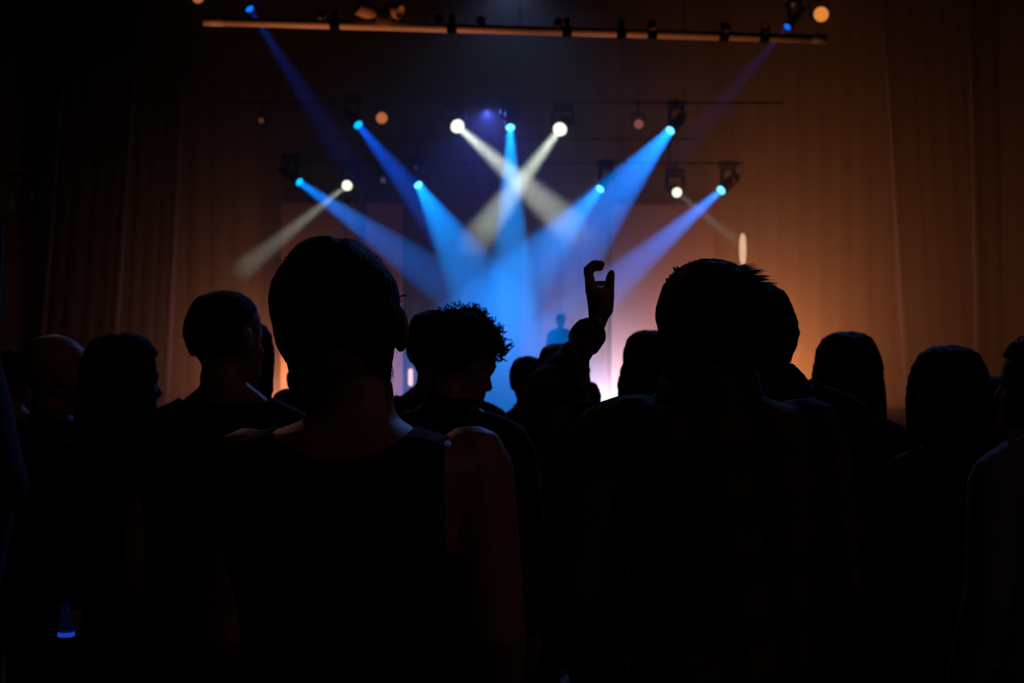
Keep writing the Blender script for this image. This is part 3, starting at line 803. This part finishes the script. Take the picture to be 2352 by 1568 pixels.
# outline rows: y, left x, right x, front depth, back depth
WHAIR = [(547, 742, 772, .02, -.03), (552, 706, 822, .055, -.055), (566, 686, 836, .07, -.07), (590, 662, 866, .088, -.085), (620, 642, 893, .1, -.098), (650, 628, 912, .105, -.105),
         (690, 623, 921, .103, -.11), (730, 630, 920, .06, -.108), (768, 640, 916, .03, -.1), (800, 648, 910, .02, -.088), (832, 664, 905, .012, -.07), (856, 690, 902, .01, -.052), (880, 716, 898, .012, -.04)]
SC0 = 1.0
def whead(bm):
    M = Matrix.Translation(Vector((wl(775, 0).x, .0, wl(0, 566).z - .23))) @ Matrix.Rotation(math.radians(10), 4, 'Z')
    head_solid(bm, M @ Matrix.Diagonal((.95, 1, 1, 1)), ears=False)
    oval(bm, [(span(y, xl + 20, xr - 20)[0] - .012, span(y, xl + 20, xr - 20)[1], max(span(y, xl + 20, xr - 20)[2], .004), yf - .016, yb + .02) for y, xl, xr, yf, yb in WHAIR[2:]])
    # her right ear, free of the hair
    e = wl(921, 752); R3 = Matrix.Rotation(math.radians(28), 3, 'Z') @ Matrix.Rotation(math.radians(-6), 3, 'Y')
    blob(bm, e + Vector((0, .004, 0)), (.0075, .019, .033), R3, 3)
    blob(bm, wl(923, 740) + Vector((.0, -.006, 0)), (.006, .013, .022), R3, 3)
    blob(bm, wl(917, 792) + Vector((.0, .01, 0)), (.0075, .009, .011), R3, 2)
    # neck and the slope to the shoulders
    nk = [(870, 728, 900, .05, -.05), (900, 722, 904, .05, -.055), (930, 720, 906, .05, -.06), (950, 712, 911, .052, -.065), (966, 690, 926, .056, -.07), (982, 648, 953, .062, -.078),
          (995, 598, 990, .068, -.085), (1012, 560, 1060, .075, -.09), (1040, 535, 1112, .082, -.096), (1080, 515, 1133, .09, -.1)]
    oval(bm, [(*span(y, xl, xr), yf, yb) for y, xl, xr, yf, yb in nk], p=2.2)
K1['arm+1'] = [wl(1083, 1072), wl(1130, 1440) + Vector((0, -.03, 0)), wl(1120, 1740) + Vector((0, .1, 0))]
K1['arm-1'] = [wl(572, 1078), wl(535, 1440) + Vector((0, -.03, 0)), wl(555, 1740) + Vector((0, .1, 0))]
def wbody(g, bm, low=.8):
    rows = [(1085, 545, 1108, .09, -.1), (1120, 540, 1098, .098, -.105), (1180, 545, 1080, .105, -.108), (1300, 555, 1062, .11, -.105), (1450, 570, 1045, .105, -.095), (1600, 575, 1040, .1, -.09),
            (1750, 560, 1055, .1, -.1), (1900, 545, 1070, .1, -.11), (2000, 560, 1055, .09, -.105)]
    oval(bm, [((a := span(y, xl, xr))[0], a[1], a[2] + g, yf + g, yb - g) for y, xl, xr, yf, yb in rows], p=2.4)
def wfull():
    bm = BM(); whead(bm); wbody(0, bm)
    for q in (-1, 1):
        arm_solid(bm, K1, q, .004); S, E, W = arm_pts(K1, q)
        hand_solid(bm, W, (0, .2, -1), (-q, .3, 0), (0, 1, 0), .3, s)
    legs_solid(bm, dict(s=s))
    return remeshed(bm, .005, 3, .45)
b = wfull()
dx = W0.x
link('body', b, SKIN, wr)
# hair
bm = BM()
oval(bm, [((a := span(y, xl, xr))[0], a[1], a[2], yf, yb) for y, xl, xr, yf, yb in WHAIR], p=2.15, n=40)
b = remeshed(bm, .004, 2, .6)
b.normal_update()
for v in b.verts:      # the parting, a shallow groove running forward from the crown; combed ripples
    gx = wl(788, 0).x
    if v.co.z > wl(0, 600).z: v.co.z -= .006 * math.exp(-((v.co.x - gx) / .006) ** 2)
    a = math.atan2(v.co.y, v.co.x - wl(775, 0).x)
    v.co += v.normal * (.0006 * math.sin(a * 46 + 3 * noise.noise(v.co * 18)) + .002 * noise.noise(v.co * 22))
rnd = random.Random(3)
Mh = Matrix.Identity(4); hc = wl(775, 690)
def hairs(bm, n, xs, fy, tilt, ln, r=.00045):
    for i in range(n):
        px = rnd.uniform(*xs); p = fy(px); q = wl(px, p) + Vector((0, rnd.uniform(-.03, .03), -.004))
        d = Vector((tilt + rnd.uniform(-.5, .5), rnd.uniform(-.3, .3), rnd.uniform(.1, .7))).normalized()
        l = ln * rnd.uniform(.4, 1.)
        add_tube(bm, [q, q + d * l * .5, q + d * l + Vector((.3 * l, 0, -.3 * l))], [r, r, r * .4], 3)
hairs(b, 40, (760, 880), lambda x: 550 + ((x - 765) / 130) ** 2 * 66, .9, .009)
hairs(b, 7, (908, 919), lambda x: rnd.uniform(650, 712), .5, .016, .0006)
hairs(b, 14, (640, 700), lambda x: 552 + ((x - 765) / 130) ** 2 * 62, -.6, .012)
def nape(bm, n):
    for i in range(n):
        y = rnd.uniform(820, 900); q = wl(rnd.choice((rnd.uniform(700, 722), rnd.uniform(898, 904))), y) + Vector((0, -.03, 0))
        add_tube(bm, [q, q + Vector((rnd.uniform(-.006, .006), -.004, -.012)), q + Vector((rnd.uniform(-.008, .008), -.004, -.024))], [.0005, .0005, .0003], 3)
nape(b, 40)
link('hair', b, HAIRB, wr)
# knitted sleeveless top
KNIT = mat('charcoal knit', (.022, .02, .02), .95, bump=(60, .3, .3), sheen=.05)
nt = KNIT.node_tree; bs = nt.nodes['Principled BSDF']
wv = nt.nodes.new('ShaderNodeTexVoronoi'); wv.inputs['Scale'].default_value = 210
tc = nt.nodes.new('ShaderNodeTexCoord'); nt.links.new(tc.outputs['Object'], wv.inputs['Vector'])
bp = nt.nodes.new('ShaderNodeBump'); bp.inputs['Strength'].default_value = .9; bp.inputs['Distance'].default_value = .003
nt.links.new(wv.outputs['Distance'], bp.inputs['Height']); nt.links.new(bp.outputs[0], bs.inputs['Normal'])
bm = BM(); wbody(.009, bm)
nk = [(975, 660, 945, .062, -.078), (990, 604, 984, .07, -.087), (1006, 566, 1050, .08, -.096), (1040, 535, 1112, .088, -.104), (1088, 515, 1130, .098, -.11)]
oval(bm, [((a := span(y, xl, xr))[0], a[1], a[2] + .007, yf + .007, yb - .007) for y, xl, xr, yf, yb in nk], p=2.25)
cx = wl(800, 0).x
def keep(p):
    hx = p.x - cx
    zn = wl(0, 1048).z + (hx / .085) ** 2 * .034 if p.y < .01 else wl(0, 1085).z + (hx / .085) ** 2 * .05
    if abs(hx) < .115 and p.z > zn: return False
    e = wl(1030, 0).x if hx > 0 else wl(560, 0).x
    if abs(hx) > abs(e - cx) + max(0., (wl(0, 1240).z - p.z) * 1.2): return False
    return p.z > .9
b = remeshed(bm, .005, 2, .6, keep, -.005, .0015, 60)
link('knitted_top', b, KNIT, wr)
# ruffled edge of the right strap
bm = BM(); pts = []
for i in range(46):
    t = i / 45; q = wl(952 + 80 * t, 979 + 28 * t) + Vector((0, -.005 + .004 * math.sin(i * 1.9), .002 * math.sin(i * 2.6)))
    pts.append(q)
add_tube(bm, pts, [.0035 + .0016 * math.sin(i * 1.3) + .0008 * math.sin(i * 3.1) for i in range(46)], 8)
link('strap_edge', bm, KNIT, wr)
def lower(r, s, fl=0):
    bm = BM(); legs_solid(bm, dict(s=s), .014, False)
    link('trousers', remeshed(bm, .01, 2, .4, lambda p: .06 * s < p.z < .985 * s, -.003, .003, 9), JEANS, r)
    for q in (-1, 1):
        b3 = BM(); capsule(b3, [Vector((q * .108, -.045, .055)) * s, Vector((q * .113, .02, .05)) * s, Vector((q * .125, .11, .042)) * s, Vector((q * .134, .165, .038)) * s], [.044 * s, .047 * s, .043 * s, .036 * s], 12)
        b3 = remeshed(b3, .008, 1, .6); zmin = min(v.co.z for v in b3.verts)
        for v in b3.verts: v.co.z -= zmin
        link('shoe', b3, SHOE, r)
lower(wr, s)

# ---- the man in the plaid shirt with his arm up
MY = 2.15
M0 = Vector((at(1640, 900, MY).x, MY, 0))
mr = empty('person', M0)
tag(mr, 'man in a dark plaid shirt with his left hand raised high against the light', 'person')
def ml(px, py, Y=MY): return at(px, py, Y) - M0
def mspan(y, xl, xr):
    a = ml(xl, y); b = ml(xr, y); return a.z, (a.x + b.x) / 2, (b.x - a.x) / 2
s2 = at(0, 597, MY).z / 1.75
MH = [(598, 1612, 1640, .02, -.03), (602, 1586, 1672, .05, -.05), (612, 1566, 1694, .072, -.07), (630, 1544, 1716, .09, -.085), (655, 1526, 1732, .1, -.098), (690, 1511, 1744, .103, -.105), (725, 1506, 1750, .1, -.108),
      (760, 1510, 1750, .06, -.105), (800, 1512, 1746, .04, -.095), (840, 1522, 1736, .02, -.08), (870, 1540, 1722, .015, -.068)]
K2 = dict(s=s2)
SH = ml(1425, 1000, 2.17); EL = ml(1262, 962, 2.43); WR = ml(1370, 742, 2.66)
K2['arm-1'] = [SH, EL, WR]
K2['arm+1'] = [ml(1850, 1010), ml(1890, 1330) + Vector((0, -.02, 0)), ml(1860, 1590) + Vector((0, .12, 0))]
def mtorso(bm, g):
    rows = [(880, 1570, 1702, .05, -.06), (905, 1560, 1715, .055, -.065), (922, 1525, 1760, .062, -.075), (940, 1470, 1820, .072, -.085), (962, 1430, 1858, .085, -.095), (1000, 1410, 1880, .1, -.105), (1060, 1412, 1880, .11, -.112),
            (1160, 1430, 1868, .115, -.11), (1300, 1445, 1850, .112, -.1), (1450, 1450, 1845, .108, -.098), (1600, 1440, 1852, .105, -.105), (1750, 1430, 1860, .1, -.11)]
    oval(bm, [((a := mspan(y, xl, xr))[0] + (g if y < 930 else 0), a[1], a[2] + g, yf + g, yb - g) for y, xl, xr, yf, yb in rows], p=2.35)
def raised_hand(bm):
    h = lambda x, y, d=0.: ml(x, y, 2.66 + d)
    # palm seen edge on, widening from the wrist
    rows = []
    for y, xl, xr, dp in ((752, 1350, 1390, .021), (730, 1352, 1398, .023), (705, 1350, 1407, .03), (685, 1347, 1408, .036), (668, 1346, 1404, .04), (658, 1345, 1376, .04)):
        a = h(xl, y); b_ = h(xr, y); c = (a + b_) / 2; w_ = (b_.x - a.x) / 2
        rows.append([c + Vector((w_ * math.cos(t), dp * math.sin(t), 0)) for t in [2 * PI * k / 18 for k in range(18)]])
    add_rings(bm, rows)
    R = .0088
    capsule(bm, [h(1356, 672, -.028), h(1354, 640, -.032), h(1349, 619, -.032), h(1364, 605, -.03), h(1382, 606, -.028)], [R * 1.15, R * 1.1, R, R * .95, R * .8], 10)   # index
    capsule(bm, [h(1356, 670, -.01), h(1354, 636, -.01), h(1351, 616, -.01), h(1368, 607, -.008), h(1380, 613, -.006)], [R * 1.15, R * 1.1, R, R * .95, R * .8], 10)       # middle
    capsule(bm, [h(1357, 668, .01), h(1354, 640, .012), h(1353, 622, .012), h(1366, 612, .012), h(1378, 617, .012)], [R * 1.1, R, R * .95, R * .9, R * .75], 10)            # ring
    capsule(bm, [h(1360, 668, .03), h(1361, 655, .034), h(1372, 650, .032), h(1384, 650, .028), h(1394, 649, .022)], [R, R * .85, R * .7, R * .65, R * .6], 10)            # little finger
    capsule(bm, [h(1390, 712, -.012), h(1398, 680, -.02), h(1400, 655, -.024), h(1402, 636, -.026), h(1405, 627, -.026)], [.016, .0115, .0098, .009, .0075], 10)          # thumb
bm = BM()
mtorso(bm, -.012)
M = Matrix.Translation(Vector((ml(1628, 0).x, .0, ml(0, 614).z - .23))) @ Matrix.Rotation(math.radians(6), 4, 'Z') @ Matrix.Scale(1.0, 4)
head_solid(bm, M @ Matrix.Diagonal((.95, 1, 1, 1)), ears=False)
oval(bm, [((a := mspan(y, xl + 14, xr - 14))[0] - .01, a[1], max(a[2], .004), yf - .012, yb + .012) for y, xl, xr, yf, yb in MH[2:]])
capsule(bm, [ml(1635, 950), ml(1632, 900), ml(1630, 860)], [.06, .06, .06], 16)
e = ml(1512, 800); R3 = Matrix.Rotation(math.radians(-28), 3, 'Z')
blob(bm, e + Vector((.004, .0, 0)), (.008, .018, .031), R3, 3); blob(bm, ml(1512, 832) + Vector((.004, .006, 0)), (.007, .009, .011), R3, 2)
arm_solid(bm, K2, 1, .0)
capsule(bm, [ml(1470, 1010, 2.15), SH, ml(1370, 1003, 2.25), ml(1305, 1000, 2.36), EL], [.05, .048, .042, .038, .034], 14)
capsule(bm, [EL, ml(1270, 900, 2.48), ml(1310, 828, 2.57), ml(1352, 775, 2.62), ml(1371, 748, 2.65)], [.034, .032, .022, .0175, .0165], 14)
S, E, W = arm_pts(K2, 1); hand_solid(bm, W, (0, .2, -1), (-1, .3, 0), (0, 1, 0), .3, s2)
raised_hand(bm)
legs_solid(bm, dict(s=s2))
link('body', remeshed(bm, .0042, 2, .4), SKIN, mr)
# hair with a spiky right side
bm = BM(); oval(bm, [((a := mspan(y, xl, xr))[0], a[1], a[2], yf, yb) for y, xl, xr, yf, yb in MH], p=2.15, n=40)
b = remeshed(bm, .004, 2, .6, noise_amp=.0022, noise_scale=60)
rnd = random.Random(5)
for i in range(600):
    t = rnd.uniform(-.9, 1.15)          # angle from the top, to the right
    c = ml(1628, 720); rx, rz = .080, .080
    n_ = Vector((math.sin(t), rnd.uniform(-.7, .5), math.cos(t))).normalized()
    q = c + Vector((n_.x * rx, n_.y * .1, n_.z * rz))
    right = t > .45
    l = rnd.uniform(.002, .005) if not right else rnd.uniform(.012, .036)
    d = (n_ * .5 + Vector((1.1 if right else -.1, .0, -.25 if right else .0))).normalized()
    add_tube(b, [q - n_ * .004, q + d * l * .5, q + d * l], [.0011, .0008, .0003], 3)
for i in range(25):                     # tuft at the upper left
    q = ml(rnd.uniform(1553, 1562), rnd.uniform(618, 626)) + Vector((0, rnd.uniform(-.02, .02), 0)); add_tube(b, [q, q + Vector((-.004, 0, .005))], [.001, .0003], 3)
link('hair', b, HAIRM, mr)
# plaid material
PL = bpy.data.materials.new('dark plaid flannel'); PL.use_nodes = True
nt = PL.node_tree; bs = nt.nodes['Principled BSDF']; bs.inputs['Roughness'].default_value = .9
tc = nt.nodes.new('ShaderNodeTexCoord'); mp = nt.nodes.new('ShaderNodeMapping'); mp.inputs['Rotation'].default_value = (.0, .12, .0)
nt.links.new(tc.outputs['Object'], mp.inputs[0])
sx = nt.nodes.new('ShaderNodeSeparateXYZ'); nt.links.new(mp.outputs[0], sx.inputs[0])
def band(sock, per, frac, ph=0.):
    a = nt.nodes.new('ShaderNodeMath'); a.operation = 'MULTIPLY_ADD'; a.inputs[1].default_value = 1 / per; a.inputs[2].default_value = ph; nt.links.new(sock, a.inputs[0])
    f = nt.nodes.new('ShaderNodeMath'); f.operation = 'FRACT'; nt.links.new(a.outputs[0], f.inputs[0])
    l = nt.nodes.new('ShaderNodeMath'); l.operation = 'LESS_THAN'; l.inputs[1].default_value = frac; nt.links.new(f.outputs[0], l.inputs[0]); return l.outputs[0]
def mix(fac, a, b_, bt='MIX'):
    m_ = nt.nodes.new('ShaderNodeMix'); m_.data_type = 'RGBA'; m_.blend_type = bt
    nt.links.new(fac, m_.inputs[0])
    for i, v in ((6, a), (7, b_)):
        if isinstance(v, tuple): m_.inputs[i].default_value = (*v, 1)
        else: nt.links.new(v, m_.inputs[i])
    return m_.outputs[2]
def mul(a, b_):
    m_ = nt.nodes.new('ShaderNodeMath'); m_.operation = 'MULTIPLY'; nt.links.new(a, m_.inputs[0]); nt.links.new(b_, m_.inputs[1]); return m_.outputs[0]
bx, bz = band(sx.outputs[0], .085, .5), band(sx.outputs[2], .085, .5)
c1 = mix(bx, (.01, .011, .014), (.045, .014, .012)); c2 = mix(bz, c1, (.03, .012, .012)); c3 = mix(mul(bx, bz), c2, (.11, .045, .025))
c4 = mix(band(sx.outputs[0], .085, .03, .25), c3, (.06, .05, .035)); c5 = mix(band(sx.outputs[2], .085, .03, .25), c4, (.06, .05, .035))
nt.links.new(c5, bs.inputs['Base Color'])
def sleeve(bm):
    # loose raised sleeve: upper arm, bulge round the elbow, forearm, rolled cuff
    s_ = ml(1440, 1000, 2.16)
    capsule(bm, [ml(1470, 1010, 2.15), ml(1430, 1003, 2.17), ml(1370, 1007, 2.25), ml(1305, 1000, 2.36), ml(1262, 958, 2.43)], [.068, .064, .05, .05, .05], 18)
    capsule(bm, [ml(1262, 960, 2.43), ml(1264, 925, 2.46), ml(1270, 895, 2.48), ml(1287, 858, 2.52), ml(1312, 826, 2.57), ml(1335, 800, 2.6), ml(1352, 778, 2.62)], [.05, .05, .046, .037, .03, .026, .024], 18)
    blob(bm, ml(1455, 968, 2.14), (.045, .05, .04))
    for x_, y_, Y_, a_ in ((1300, 845, 2.55, .6), (1285, 880, 2.5, .4), (1345, 1000, 2.28, 1.4), (1400, 1000, 2.2, 1.5), (1275, 930, 2.45, .1)):      # folds
        c_ = ml(x_, y_, Y_); rr = .036 if y_ < 900 else .05
        capsule(bm, [c_ + Vector((math.cos(t + a_) * rr, -.5 * rr, math.sin(t + a_) * rr)) for t in (-.7, -.2, .3, .8)], [.006, .009, .009, .005], 8)
bm = BM(); mtorso(bm, .004); sleeve(bm); arm_solid(bm, K2, 1, .014)
cw = arm_pts(K2, 1)
def keep(p):
    if p.z > ml(0, 905).z and abs(p.x - ml(1632, 0).x) < .085: return False
    if (p - cw[2]).dot((cw[2] - cw[1]).normalized()) > -.01 and (p - cw[2]).length < .1: return False
    return p.z > .93
b = remeshed(bm, .0055, 2, .6, keep, -.004, .004, 16)
link('plaid_shirt', b, PL, mr)
# rolled cuff
bm = BM(); ax = (ml(1374, 745, 2.65) - ml(1330, 803, 2.59)).normalized(); c0 = ml(1342, 782, 2.605)
add_lathe(bm, [(-.008, .024), (-.004, .031), (.008, .0325), (.026, .0315), (.033, .028), (.03, .022), (.0, .02)], c0, ax, 22)
for v in bm.verts: v.co += Vector([noise.noise(v.co * 40 + Vector((i, 0, 0))) * .003 for i in range(3)])
link('rolled_cuff', bm, PL, mr)
# shirt collar
bm = BM(); rg = []
for i in range(25):
    t = PI * (-.16 + 1.32 * i / 24) + PI; cxy = ml(1630, 905)
    c_, s_ = math.cos(t), math.sin(t)
    zt = .028 + .006 * math.sin(i)
    rg.append((Vector((cxy.x + c_ * .068, s_ * .068 - .002, cxy.z + zt)), Vector((cxy.x + c_ * .083, s_ * .08 - .002, cxy.z - .012)), Vector((cxy.x + c_ * .092, s_ * .092, cxy.z - .03))))
vv = [[bm.verts.new(p) for p in r_] for r_ in rg]
for a, b_ in zip(vv, vv[1:]):
    for j in range(2): bm.faces.new((a[j], a[j + 1], b_[j + 1], b_[j]))
bm = modded(bm, 'SOLIDIFY', thickness=.005, offset=0)
link('shirt_collar', bm, PL, mr)
lower(mr, s2)

# ------------------------------------------------------------------ unseen lamps added to light the crowd (above and outside the frame)
def added_lamp(loc, d, pw, col, full, label, Rr=.12):
    r = empty('added_light', loc); tag(r, label, 'house light'); d = Vector(d).normalized()
    bm = BM(); add_lathe(bm, [(-.3, Rr * .4), (-.28, Rr * .8), (0, Rr), (.0, Rr * .9), (-.2, Rr * .7), (-.21, .01)], (0, 0, 0), d, 18); link('can', bm, M_black, r)
    bm = BM(); add_lathe(bm, [(-.19, Rr * .6), (-.17, Rr * .4), (-.16, .01)], (0, 0, 0), d, 14); link('bulb', bm, lens_mat('bulb %.2f' % col[2], col, .6), r)
    bm = BM(); t = -d * .15; add_tube(bm, [t, (t.x, t.y, 8.99 - loc[2])], .012, 6); link('stem', bm, M_black, r)
    spot(r, d * .02, d, pw, col, full, 1., .1)
added_lamp((3.2, 15.2, 8.3), (-.12, -1, -.55), 700, (.12, .3, 1.), 70, 'added blue light high on the right, out of the picture, rimming the crowd')
added_lamp((-4.2, 15.2, 8.3), (.1, -1, -.5), 130, (1., .45, .3), 70, 'added warm light high on the left, out of the picture, rimming the crowd')
added_lamp((5.5, -2.0, 5.5), (-.8, .75, -.5), 34, (1., .48, .36), 80, 'added dim red light high behind the camera on the right')
